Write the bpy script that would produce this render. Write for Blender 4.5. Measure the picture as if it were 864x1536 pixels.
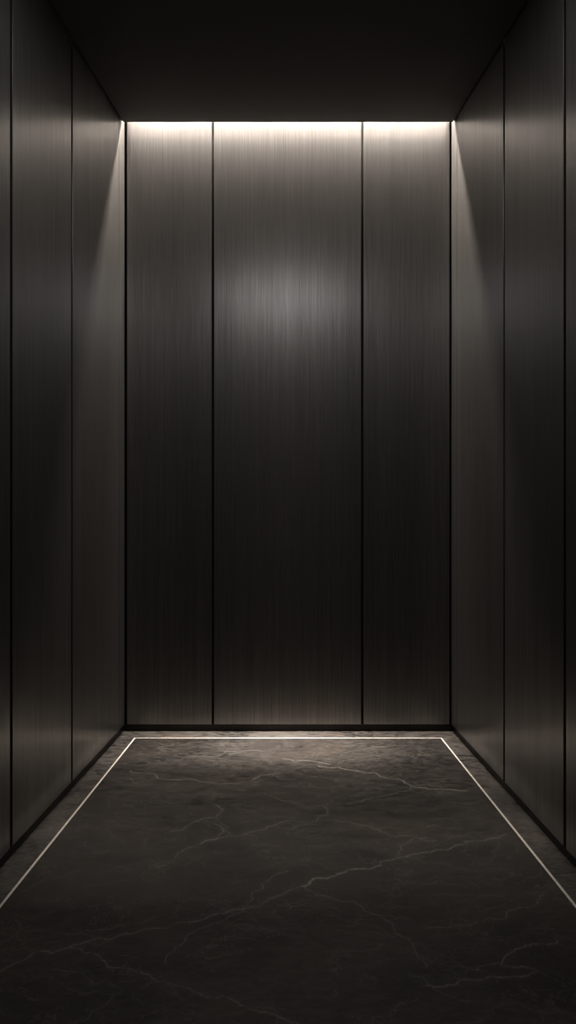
import bpy, bmesh, math, random
import numpy as np
from mathutils import Vector

random.seed(4)
SC = bpy.context.scene
COL = SC.collection
for o in list(bpy.data.objects):
    bpy.data.objects.remove(o, do_unlink=True)

# ------------------------------------------------------------------ sizes (metres)
YB = 2.857          # face of the back panels, the camera stands at y = 0
XW = 0.70           # face of the side panels
EYE = 0.7914        # camera height
HC = 2.6114         # height of the ceiling's rear edge line on the back wall
SLOT = 0.050        # light slot between ceiling edge and back wall
Y0 = -0.30          # how far the cabin runs behind the camera
PT = 0.014          # panel thickness
TOP = 2.78          # the panels run up past the ceiling
BASE = 0.030        # lower edge of the panels

# ------------------------------------------------------------------ camera
cam = bpy.data.cameras.new('camera')
cam.sensor_fit = 'VERTICAL'
cam.sensor_height = 36.0
cam.lens = 1000.0 * 36.0 / 1536.0
cam.shift_y = 52.0 / 1536.0
cam.clip_start = 0.02
co = bpy.data.objects.new('camera', cam)
co.location = (0, 0, EYE)
co.rotation_euler = (math.radians(90), 0, 0)
COL.objects.link(co)
SC.camera = co

# ------------------------------------------------------------------ world, exposure
w = bpy.data.worlds.new('world')
SC.world = w
w.use_nodes = True
w.node_tree.nodes['Background'].inputs[0].default_value = (0.9, 0.95, 1.0, 1)
w.node_tree.nodes['Background'].inputs[1].default_value = 0.0015
vs = SC.view_settings
SC.display_settings.display_device = 'sRGB'
vs.view_transform = 'Standard'
vs.look = 'None'
vs.exposure = 0.0
vs.gamma = 1.0
vs.use_curve_mapping = False
SC.cycles.use_denoising = True
SC.cycles.max_bounces = 10
SC.cycles.diffuse_bounces = 5
SC.cycles.glossy_bounces = 6
SC.cycles.sample_clamp_indirect = 4.0
SC.cycles.blur_glossy = 0.3

WARM = (1.0, 0.885, 0.785)
LED_E = 540.0          # glow of the diffuser in the slot
BEAM_W = 6.5         # lensed downward beam of the same profile
POOL_W = 4.5         # extra narrow lamps added to brighten the floor at the back
PANEL_E = 2.7         # soft ceiling panel above the camera


def area(name, size, size_y, power, spread, loc, color, tilt=0):
    l = bpy.data.lights.new(name, 'AREA')
    l.shape = 'RECTANGLE'
    l.size, l.size_y = size, size_y
    l.energy = power
    l.color = color
    l.spread = math.radians(spread)
    o = bpy.data.objects.new(name, l)
    o.location = loc
    COL.objects.link(o)
    o.rotation_euler.x = math.radians(tilt)
    return o


LED_Y = YB - 0.009
LED_Z = HC + 0.043
area('beam_light', 1.36, 0.010, BEAM_W, 34, (0, LED_Y, LED_Z), WARM)
for i, wd in enumerate((1.25, 0.95, 0.65, 0.35)):
    area('beam_light', wd, 0.008, POOL_W / 4, 15, (0, LED_Y - 0.014 - 0.003 * i, LED_Z - 0.0005), WARM, tilt=-3.5)  # added floor-pool lamps, tilted to keep off the back wall


# ------------------------------------------------------------------ node helpers
class NT:
    def __init__(s, name):
        s.m = bpy.data.materials.new(name)
        s.m.use_nodes = True
        s.t = s.m.node_tree
        s.b = s.t.nodes['Principled BSDF']

    def n(s, kind, **kw):
        nd = s.t.nodes.new(kind)
        for k, v in kw.items(): setattr(nd, k, v)
        return nd

    def put(s, sock, v):
        if isinstance(v, bpy.types.NodeSocket): s.t.links.new(v, sock)
        elif v is not None: sock.default_value = v

    def math(s, op, a, b=None, c=None, clamp=False):
        nd = s.n('ShaderNodeMath', operation=op, use_clamp=clamp)
        for i, v in enumerate((a, b, c)): s.put(nd.inputs[i], v)
        return nd.outputs[0]

    def vec(s, op, a, b=None, scale=None):
        nd = s.n('ShaderNodeVectorMath', operation=op)
        s.put(nd.inputs[0], a); s.put(nd.inputs[1], b)
        if scale is not None: s.put(nd.inputs['Scale'], scale)
        return nd.outputs['Value'] if op in ('LENGTH', 'DOT_PRODUCT', 'DISTANCE') else nd.outputs[0]

    def noise(s, v, scale, detail=4, rough=0.55, dist=0.0, out=0):
        nd = s.n('ShaderNodeTexNoise')
        s.put(nd.inputs['Vector'], v)
        nd.inputs['Scale'].default_value = scale
        nd.inputs['Detail'].default_value = detail
        nd.inputs['Roughness'].default_value = rough
        nd.inputs['Distortion'].default_value = dist
        return nd.outputs[out]

    def ramp(s, v, lo, hi, a=0.0, b=1.0, smooth=True):
        nd = s.n('ShaderNodeMapRange', interpolation_type='SMOOTHSTEP' if smooth else 'LINEAR')
        s.put(nd.inputs[0], v)
        for i, x in zip((1, 2, 3, 4), (lo, hi, a, b)): nd.inputs[i].default_value = x
        return nd.outputs[0]

    def mix(s, f, a, b):
        nd = s.n('ShaderNodeMix', data_type='RGBA')
        s.put(nd.inputs[0], f); s.put(nd.inputs[6], a); s.put(nd.inputs[7], b)
        return nd.outputs[2]

    def pos(s):
        return s.n('ShaderNodeNewGeometry').outputs['Position']

    def set(s, **kw):
        for k, v in kw.items(): s.put(s.b.inputs[k.replace('_', ' ')], v)
        return s.m


def brushed(name, col=(0.232, 0.224, 0.217), metallic=0.85, rough=0.38, aniso=0.45):
    t = NT(name)
    p = t.pos()
    fine = t.noise(t.vec('MULTIPLY', p, (420, 420, 5.0)), 1.0, 3, 0.6)
    med = t.noise(t.vec('MULTIPLY', p, (170, 170, 1.3)), 1.0, 3, 0.6)
    wide = t.noise(t.vec('MULTIPLY', p, (14, 14, 0.35)), 1.0, 2, 0.5)
    s = t.math('ADD', t.math('MULTIPLY', fine, 0.50), t.math('MULTIPLY', med, 0.32))
    s = t.math('ADD', s, t.math('MULTIPLY', wide, 0.18))
    k = t.ramp(s, 0.34, 0.66, 0.62, 1.38, smooth=False)
    colour = t.vec('SCALE', col, scale=k)
    r = t.ramp(s, 0.3, 0.7, rough + 0.05, rough - 0.05, smooth=False)
    g = t.n('ShaderNodeNewGeometry')
    tan = t.vec('CROSS_PRODUCT', g.outputs['Normal'], (0.0, 0.0, 1.0))
    bump = t.n('ShaderNodeBump')
    bump.inputs['Strength'].default_value = 0.10
    bump.inputs['Distance'].default_value = 0.0006
    t.put(bump.inputs['Height'], fine)
    t.b.inputs['Coat Weight'].default_value = 0.7
    t.b.inputs['Coat Roughness'].default_value = 0.23
    t.b.inputs['Coat IOR'].default_value = 1.75
    return t.set(Base_Color=colour, Metallic=metallic, Roughness=r, Anisotropic=aniso, Tangent=tan, Normal=bump.outputs[0])


def plain(name, col, rough=0.6, metallic=0.0, emit=None, e=0.0, spec=0.5):
    t = NT(name)
    n = t.noise(t.pos(), 60, 3)
    c = t.vec('SCALE', col, scale=t.ramp(n, 0.3, 0.7, 0.9, 1.1))
    t.set(Base_Color=c, Roughness=rough, Metallic=metallic)
    t.b.inputs['Specular IOR Level'].default_value = spec
    if emit:
        t.b.inputs['Emission Color'].default_value = (*emit, 1)
        t.b.inputs['Emission Strength'].default_value = e
    return t.m


def px(x, y):
    """a point of the floor seen at this place of the photo, in metres"""
    Z = EYE * 1000.0 / (y - 820.0)
    return ((x - 432.0) * Z / 1000.0, Z, 0.0)


# the veins of the stone: (strength, half width in mm, points)
VEINS = [
    (0.75, 1.5, [(0, 1458), (105, 1420), (215, 1394), (300, 1380), (355, 1364), (400, 1352), (452, 1329)]),
    (0.80, 4.2, [(452, 1329), (480, 1317), (515, 1309), (545, 1303), (572, 1298)]),
    (0.80, 1.7, [(572, 1298), (598, 1287), (640, 1278), (700, 1262), (758, 1250)]),
    (0.65, 1.5, [(105, 1420), (150, 1434), (190, 1452), (275, 1480), (312, 1496), (360, 1508), (445, 1534), (500, 1560)]),
    (0.45, 2.2, [(452, 1329), (490, 1344), (520, 1352), (548, 1367), (590, 1392), (622, 1425), (640, 1450)]),
    (0.50, 1.5, [(432, 1307), (400, 1322), (378, 1340), (370, 1355), (345, 1374), (310, 1390), (280, 1402), (258, 1428), (248, 1445)]),
    (0.45, 1.3, [(40, 1396), (80, 1400), (140, 1397), (190, 1388), (232, 1376)]),
    (0.50, 1.5, [(595, 1287), (600, 1268), (620, 1257), (655, 1260)]),
    (0.60, 1.3, [(640, 1392), (700, 1388), (740, 1378), (764, 1366), (792, 1361), (806, 1350), (816, 1342)]),
    (0.60, 1.6, [(715, 1456), (752, 1447), (764, 1431), (785, 1421), (818, 1416), (836, 1410)]),
    (0.40, 3.0, [(640, 1478), (690, 1470), (752, 1466), (806, 1456), (750, 1447)]),
    (0.80, 2.2, [(425, 1137), (465, 1141), (497, 1146)]),
    (0.85, 2.6, [(478, 1149), (515, 1153), (545, 1158), (575, 1166), (605, 1171), (622, 1181), (700, 1186)]),
    (0.50, 2.0, [(440, 1239), (475, 1231), (492, 1222), (485, 1209)]),
    (0.60, 1.8, [(502, 1230), (532, 1235), (560, 1243), (640, 1257)]),
    (0.60, 2.2, [(196, 1156), (225, 1160), (243, 1169), (270, 1170), (318, 1174), (350, 1176), (380, 1170), (394, 1162), (420, 1160)]),
    (0.70, 1.9, [(320, 1206), (334, 1213), (324, 1226), (290, 1233), (256, 1247)]),
    (0.60, 1.8, [(438, 1229), (400, 1242), (360, 1254), (300, 1266), (262, 1290), (235, 1301)]),
    (0.55, 1.7, [(322, 1236), (335, 1246), (325, 1259), (300, 1266)]),
    (0.50, 2.0, [(385, 1190), (420, 1200), (470, 1212)]),
    (0.45, 2.0, [(262, 1132), (300, 1134), (338, 1128), (365, 1126)]),
    (0.35, 3.0, [(700, 1187), (640, 1176), (560, 1196), (520, 1206)]),
]


def stone(name, base, veins=True):
    t = NT(name)
    p = t.pos()
    wn = t.n('ShaderNodeTexNoise')
    t.put(wn.inputs['Vector'], p)
    wn.inputs['Scale'].default_value = 11.0
    wn.inputs['Detail'].default_value = 5.0
    wn.inputs['Roughness'].default_value = 0.65
    # cloudiness, drawn out across the cabin
    cl = t.noise(t.vec('MULTIPLY', p, (2.2, 4.4, 1)), 1.4, 6, 0.62, 0.6)
    fine = t.noise(t.vec('MULTIPLY', p, (22, 48, 1)), 1.2, 6, 0.7, 1.2)
    grain = t.noise(p, 260, 3, 0.7)
    k = t.math('ADD', t.ramp(cl, 0.32, 0.68, 0.42, 1.25), t.ramp(fine, 0.32, 0.68, -0.60, 0.75))
    k = t.math('ADD', k, t.ramp(grain, 0.3, 0.7, -0.10, 0.10))
    c0 = t.vec('SCALE', base, scale=k)
    mott = t.noise(p, 42.0, 5, 0.7, 1.5)
    k = t.math('ADD', k, t.ramp(mott, 0.36, 0.64, -0.62, 0.68))
    for sc, amp in ((7.0, 1.1), (19.0, 1.0), (48.0, 0.7)):      # thread-like ridges
        rn = t.noise(t.vec('MULTIPLY', p, (sc, sc * 2.1, 1)), 1.0, 4, 0.6, 1.6)
        rg = t.math('ABSOLUTE', t.math('SUBTRACT', rn, 0.5))
        k = t.math('ADD', k, t.ramp(rg, 0.0, 0.035, amp if veins else amp * 0.35, 0.0))
    brown = t.ramp(t.noise(p, 3.0, 4, 0.6), 0.45, 0.68, 0.0, 0.55)
    c0 = t.mix(brown, c0, t.vec('MULTIPLY', c0, (1.14, 0.98, 0.86)))
    # hair-fine random veining
    wp = t.vec('ADD', t.vec('MULTIPLY', p, (3.4, 6.2, 1)), t.vec('SCALE', t.vec('SUBTRACT', wn.outputs['Color'], (0.5, 0.5, 0.5)), scale=1.1))
    vm = None
    for sc, wd, st in ((1.0, 0.018, 0.20), (2.7, 0.030, 0.26)):
        v = t.n('ShaderNodeTexVoronoi', feature='DISTANCE_TO_EDGE')
        t.put(v.inputs['Vector'], wp)
        v.inputs['Scale'].default_value = sc
        msk = t.ramp(t.noise(p, 3.4 * sc, 3), 0.47, 0.66, 0.0, st if veins else st * 0.4)
        h = t.math('MULTIPLY', t.ramp(v.outputs[0], 0.0, wd, 1.0, 0.0), msk)
        vm = h if vm is None else t.math('MAXIMUM', vm, h)
    if veins:
        at = t.n('ShaderNodeAttribute', attribute_name='vein')
        fade = t.ramp(t.noise(p, 26, 3, 0.6), 0.33, 0.58, 0.40, 1.0)
        vm = t.math('MAXIMUM', vm, t.math('MULTIPLY', at.outputs['Fac'], fade))
    colour = t.mix(vm, c0, (0.27, 0.25, 0.22, 1))
    r = t.ramp(fine, 0.3, 0.7, 0.46, 0.62)
    bump = t.n('ShaderNodeBump')
    bump.inputs['Strength'].default_value = 0.08
    bump.inputs['Distance'].default_value = 0.001
    t.put(bump.inputs['Height'], fine)
    t.b.inputs['Specular IOR Level'].default_value = 0.35
    return t.set(Base_Color=colour, Roughness=r, Normal=bump.outputs[0])


M = dict(
    metal=brushed('brushed_dark_metal'),
    sub=plain('black_backing', (0.016, 0.0145, 0.013), 0.7, spec=0.2),
    skirt=plain('black_satin_metal', (0.022, 0.019, 0.017), 0.45, 0.3),
    ceil=plain('dark_ceiling_laminate', (0.038, 0.035, 0.033), 0.55, spec=0.3),
    slab=stone('dark_veined_stone', (0.0225, 0.0196, 0.0170)),
    border=stone('grey_border_stone', (0.062, 0.057, 0.052), veins=False),
    inlay=plain('pale_metal_inlay', (0.93, 0.88, 0.80), 0.35, 0.1),
    profile=plain('black_anodised_profile', (0.02, 0.02, 0.02), 0.5, 0.5),
    led=plain('lit_diffuser', (0.8, 0.8, 0.8), 0.4, emit=WARM, e=LED_E),
    glow=plain('lit_ceiling_diffuser', (0.8, 0.8, 0.8), 0.4, emit=(1.0, 0.99, 0.98), e=PANEL_E),
)

# ceiling lens glow fades outward, shaped to soften its reflection on the back wall
_m = M['glow']; _t = _m.node_tree
_tc = _t.nodes.new('ShaderNodeTexCoord')
_vm = _t.nodes.new('ShaderNodeVectorMath'); _vm.operation = 'MULTIPLY'; _vm.inputs[1].default_value = (1 / 0.46, 1 / 0.40, 0)
_ln = _t.nodes.new('ShaderNodeVectorMath'); _ln.operation = 'LENGTH'
_mr = _t.nodes.new('ShaderNodeMapRange'); _mr.interpolation_type = 'SMOOTHSTEP'
for _i, _v in zip((1, 2, 3, 4), (0.15, 1.25, PANEL_E, 0.02)): _mr.inputs[_i].default_value = _v
_t.links.new(_tc.outputs['Object'], _vm.inputs[0]); _t.links.new(_vm.outputs[0], _ln.inputs[0])
_t.links.new(_ln.outputs['Value'], _mr.inputs[0]); _t.links.new(_mr.outputs[0], _m.node_tree.nodes['Principled BSDF'].inputs['Emission Strength'])


# ------------------------------------------------------------------ mesh helpers
def link(name, bm, m, parent=None):
    me = bpy.data.meshes.new(name)
    bmesh.ops.recalc_face_normals(bm, faces=bm.faces)
    bm.to_mesh(me); bm.free()
    me.materials.append(m)
    o = bpy.data.objects.new(name, me)
    COL.objects.link(o)
    if parent: o.parent = parent
    return o


def add_box(bm, x0, x1, y0, y1, z0, z1, bevel=0.0):
    r = bmesh.ops.create_cube(bm, size=1)
    for v in r['verts']:
        v.co = ((x0 + x1) / 2 + v.co.x * (x1 - x0), (y0 + y1) / 2 + v.co.y * (y1 - y0), (z0 + z1) / 2 + v.co.z * (z1 - z0))
    if bevel:
        es = list({e for v in r['verts'] for e in v.link_edges})
        bmesh.ops.bevel(bm, geom=es, offset=bevel, segments=2, affect='EDGES', profile=0.5)


def box(name, m, *d, bevel=0.0, parent=None):
    bm = bmesh.new(); add_box(bm, *d, bevel=bevel)
    return link(name, bm, m, parent)


def prism(name, m, pts, axis, a, b, parent=None):
    """pts in the plane across AXIS, swept from a to b"""
    bm = bmesh.new()
    def mk(p, t): return {'x': (t, p[0], p[1]), 'z': (p[0], p[1], t)}[axis]
    lo = [bm.verts.new(mk(p, a)) for p in pts]
    hi = [bm.verts.new(mk(p, b)) for p in pts]
    bm.faces.new(lo); bm.faces.new(hi[::-1])
    n = len(pts)
    for i in range(n): bm.faces.new((lo[i], lo[(i + 1) % n], hi[(i + 1) % n], hi[i]))
    return link(name, bm, m, parent)


def structure(o):
    o['kind'] = 'structure'; return o


def tag(o, label, cat, group=None):
    o['label'] = label; o['category'] = cat
    if group: o['group'] = group
    return o


def empty(name, loc):
    o = bpy.data.objects.new(name, None)
    o.location = loc; o.empty_display_size = 0.1
    COL.objects.link(o); return o


# ------------------------------------------------------------------ the shell
SK = 0.008          # the skirting stands back behind the panel faces
xs, ys = XW + SK, YB + SK
structure(box('wall_back', M['sub'], -XW - 0.10, XW + 0.10, YB + PT, YB + 0.08, -0.05, TOP + 0.02))
structure(box('wall_left', M['sub'], -XW - 0.08, -XW - PT, Y0, YB + PT, -0.05, TOP + 0.02))
structure(box('wall_right', M['sub'], XW + PT, XW + 0.08, Y0, YB + PT, -0.05, TOP + 0.02))
structure(box('baseboard_back', M['skirt'], -xs, xs, ys, YB + PT, 0.0, BASE - 0.002))
structure(box('baseboard_left', M['skirt'], -XW - PT, -xs, Y0, YB + PT, 0.0, BASE - 0.002))
structure(box('baseboard_right', M['skirt'], xs, XW + PT, Y0, YB + PT, 0.0, BASE - 0.002))

# ceiling: slopes down from the light slot towards the door, then runs flat
cw = XW - 0.006
yl = YB - SLOT
slope = 0.2275
zl = EYE + (183 - 820) / -1000.0 * yl
yk = YB - 1.00
zk = zl - slope * (yl - yk)
T = 0.018
structure(prism('ceiling', M['ceil'], [(yl, zl), (yk, zk), (Y0, zk), (Y0, zk + T), (yk, zk + T), (yl, zl + T)], 'x', -cw, cw))
edge = [(yl, zl + 0.005), (yk, zk + 0.005), (Y0, zk + 0.005), (Y0, zk + T), (yk, zk + T), (yl, zl + T)]
structure(prism('trim_4', M['sub'], edge, 'x', -XW, -cw))      # black shadow joint either side of the ceiling
structure(prism('trim_5', M['sub'], edge, 'x', cw, XW))
structure(box('trim_1', M['sub'], -XW - PT, XW + PT, Y0, YB + PT, TOP + 0.002, TOP + 0.02))

# floor slab, subfloor level 0 is the walking surface
IX, IYB = 0.6365, YB - 0.098     # outer edge of the inlay line
IW = 0.0065
IYF = -0.2


def jagged(pts, rnd, amp):
    """a vein's course: midpoint displacement between the given points"""
    for _ in range(4):
        out = [pts[0]]
        for a, b in zip(pts, pts[1:]):
            d = b - a
            m = (a + b) / 2 + np.array((-d[1], d[0])) * rnd.normal(0, amp)
            out += [m, b]
        pts = out
    return pts


def vein_field(xs_, ys_):
    rnd = np.random.RandomState(7)
    F = np.zeros((len(ys_), len(xs_)))
    todo = []
    for st, hw, pts in VEINS:
        W = jagged([np.array(px(*a)[:2]) for a in pts], rnd, 0.115)
        todo.append((st, hw * 0.001, W))
        n = len(W)
        for _ in range(max(1, n // 26)):          # fine side branches
            a = W[rnd.randint(n)]
            ang = rnd.uniform(-0.7, 0.7) + (math.pi if rnd.rand() < 0.5 else 0)
            ln = rnd.uniform(0.05, 0.20)
            b = a + ln * np.array((math.cos(ang), math.sin(ang)))
            todo.append((st * rnd.uniform(0.25, 0.5), 0.0011, jagged([a, (a + b) / 2 + rnd.normal(0, 0.012, 2), b], rnd, 0.13)))
    for _ in range(420):                          # scattered short threads
        a = np.array((rnd.uniform(-0.62, 0.62), rnd.uniform(1.0, 2.74)))
        ang = rnd.normal(0, 0.55)
        ln = rnd.uniform(0.02, 0.16)
        b = a + ln * np.array((math.cos(ang), math.sin(ang)))
        todo.append((rnd.uniform(0.08, 0.30), rnd.uniform(0.0009, 0.0018), jagged([a, (a + b) / 2 + rnd.normal(0, 0.010, 2), b], rnd, 0.15)))
    for st, hw, W in todo:
        n = len(W)
        for i, (a, b) in enumerate(zip(W, W[1:])):
            h_ = hw * (0.7 + 0.5 * math.sin(i * 0.7 + hw * 9000) ** 2)
            R_ = 0.016
            i0, i1 = np.searchsorted(xs_, (min(a[0], b[0]) - R_, max(a[0], b[0]) + R_))
            j0, j1 = np.searchsorted(ys_, (min(a[1], b[1]) - R_, max(a[1], b[1]) + R_))
            if i0 >= i1 or j0 >= j1: continue
            gx, gy = np.meshgrid(xs_[i0:i1], ys_[j0:j1])
            d = b - a
            t = np.clip(((gx - a[0]) * d[0] + (gy - a[1]) * d[1]) / max(1e-12, d @ d), 0, 1)
            r = np.hypot(gx - a[0] - t * d[0], gy - a[1] - t * d[1])
            v = 0.8 * st * np.clip(1.3 - r / (h_ * 0.8), 0, 1) + 0.09 * st * np.clip(1 - r / R_, 0, 1)
            F[j0:j1, i0:i1] = np.maximum(F[j0:j1, i0:i1], v)
    return F


def floor_slab():
    """the slab as a close grid, each vertex knowing how much vein runs through it"""
    hx = IX - IW
    xs_ = np.linspace(-hx, hx, 600)
    ys_ = np.concatenate([np.array([IYF + IW, 0.4, 0.8]), np.linspace(1.02, IYB - IW, 640)])
    nx, ny = len(xs_), len(ys_)
    gx, gy = np.meshgrid(xs_, ys_)
    top = np.stack([gx, gy, np.zeros_like(gx)], -1).reshape(-1, 3)
    idx = np.arange(nx * ny).reshape(ny, nx)
    q = np.stack([idx[:-1, :-1], idx[:-1, 1:], idx[1:, 1:], idx[1:, :-1]], -1).reshape(-1, 4)
    rim = np.concatenate([idx[0, :], idx[1:, -1], idx[-1, -2::-1], idx[-2:0:-1, 0]])
    low = top[rim].copy(); low[:, 2] = -0.02
    n0 = len(top); k = len(rim)
    li = n0 + np.arange(k)
    side = np.stack([rim, li, np.roll(li, -1), np.roll(rim, -1)], -1)
    V = np.concatenate([top, low]); Q = np.concatenate([q, side])
    me = bpy.data.meshes.new('floor')
    me.vertices.add(len(V)); me.vertices.foreach_set('co', V.ravel().astype(np.float32))
    nf = len(Q)
    me.loops.add(nf * 4 + k); me.loops.foreach_set('vertex_index', np.concatenate([Q.ravel(), li[::-1]]).astype(np.int32))
    me.polygons.add(nf + 1)
    me.polygons.foreach_set('loop_start', (np.arange(nf + 1) * 4).astype(np.int32))
    me.update(calc_edges=True)
    at = me.attributes.new('vein', 'FLOAT', 'POINT')
    at.data.foreach_set('value', np.concatenate([vein_field(xs_, ys_).ravel(), np.zeros(k)]).astype(np.float32))
    me.materials.append(M['slab'])
    o = bpy.data.objects.new('floor', me)
    COL.objects.link(o)
    return o


structure(floor_slab())


def frame(name, m, ox, oyb, oyf, ix, iyb, iyf, z0, z1):
    """flat rectangular frame lying on the ground, mitred corners"""
    bm = bmesh.new()
    ring = []
    for z in (z0, z1):
        ring.append([bm.verts.new(p) for p in ((-ox, oyb, z), (ox, oyb, z), (ox, oyf, z), (-ox, oyf, z))])
        ring.append([bm.verts.new(p) for p in ((-ix, iyb, z), (ix, iyb, z), (ix, iyf, z), (-ix, iyf, z))])
    for i in range(4):
        j = (i + 1) % 4
        bm.faces.new((ring[0][i], ring[0][j], ring[1][j], ring[1][i]))
        bm.faces.new((ring[2][i], ring[2][j], ring[3][j], ring[3][i]))
        bm.faces.new((ring[0][i], ring[0][j], ring[2][j], ring[2][i]))
        bm.faces.new((ring[1][i], ring[1][j], ring[3][j], ring[3][i]))
    return link(name, bm, m)


tag(frame('floor_border', M['border'], xs, ys, Y0, IX, IYB, IYF, -0.02, 0.0),
    'lighter grey stone border running round the dark floor slab outside the pale line', 'floor border')
tag(frame('inlay_strip', M['inlay'], IX, IYB, IYF, IX - IW, IYB - IW, IYF + IW, -0.02, 0.0004),
    'thin pale metal line inlaid in the floor between dark slab and grey border', 'inlay')

# ------------------------------------------------------------------ wall panels
G = 'brushed dark metal wall panels'


def X(u): return (u - 432.0) / 350.0
BV = 0.0012
for a, b, lab in ((190.5, 317.3, 'narrow brushed dark metal panel filling the left third of the back wall'),
                  (321.2, 541.6, 'wide brushed dark metal panel in the middle of the back wall'),
                  (545.4, 674.3, 'narrow brushed dark metal panel filling the right third of the back wall')):
    tag(box('metal_panel', M['metal'], X(a), X(b), YB, YB + PT, BASE, TOP, bevel=BV), lab, 'wall panel', G)

# side panels, from the back corner forward: (y far, y near)
def Yat(u): return YB * 245.0 / abs(432.0 - u)
ycut = [(YB - 0.003, Yat(178.6), 'slim strip panel'),
        (Yat(178.2), Yat(109.2), 'middle'),
        (Yat(106.8), Yat(18.9), 'next'),
        (Yat(15.2), Yat(15.2) - 0.62, 'near'),
        (Yat(15.2) - 0.632, Y0, 'last')]
names = ['hairline-jointed slim metal strip on the {s} wall right in the back corner',
         'brushed dark metal panel of the {s} wall catching the slanting edge of slot light',
         'brushed dark metal panel of the {s} wall between its two widest vertical joints',
         'brushed dark metal panel of the {s} wall cut off by the edge of the photo',
         None]
for side, s in (('left', -1), ('right', 1)):
    for (yf, yn, _), lab in zip(ycut, names):
        if lab is None: continue
        x0, x1 = sorted((s * XW, s * (XW + PT)))
        yn2 = max(yn, Y0)
        tag(box('corner_strip' if 'slim' in lab else 'metal_panel', M['metal'], x0, x1, yn2, yf, BASE, TOP,
                bevel=0.0004 if 'slim' in lab else BV), lab.format(s=side), 'corner strip' if 'slim' in lab else 'wall panel',
            'slim strips in the back corners' if 'slim' in lab else G)
    x0, x1 = sorted((s * XW, s * (XW + PT)))
    structure(box('trim_%d' % (3 if s > 0 else 2), M['metal'], x0, x1, Y0, ycut[4][0], BASE, TOP, bevel=BV))

# ------------------------------------------------------------------ the lit slot: a profile running the width of the cabin
led = empty('led_strip_light', (0, LED_Y, LED_Z))
tag(led, 'glowing warm white strip light in the slot where ceiling meets back wall', 'strip light')
PX = XW - 0.012
bm = bmesh.new()
add_box(bm, -PX, PX, -0.022, 0.008, 0.018, 0.024)
link('profile', bm, M['profile'], led)
box('diffuser', M['led'], -PX + 0.002, PX - 0.002, -0.005, 0.005, 0.010, 0.0178, parent=led)
box('hanger', M['profile'], -0.02, 0.02, -0.008, 0.008, 0.024, TOP + 0.002 - LED_Z, parent=led)

# ------------------------------------------------------------------ soft ceiling panel above the frame, seen as the glow on the back wall
LY, LH = 1.49, zk
cl = empty('ceiling_light', (0, LY, LH))
tag(cl, 'square softly lit panel set in the dark flat part of the ceiling', 'ceiling light')
bm = bmesh.new()
HW, HD = 0.46, 0.40
add_box(bm, -HW - 0.012, HW + 0.012, -HD - 0.012, -HD, -0.006, 0.0)
add_box(bm, -HW - 0.012, HW + 0.012, HD, HD + 0.012, -0.006, 0.0)
add_box(bm, -HW - 0.012, -HW, -HD, HD, -0.006, 0.0)
add_box(bm, HW, HW + 0.012, -HD, HD, -0.006, 0.0)
link('frame', bm, M['profile'], cl)
box('diffuser', M['glow'], -HW, HW, -HD, HD, -0.004, 0.0, parent=cl)
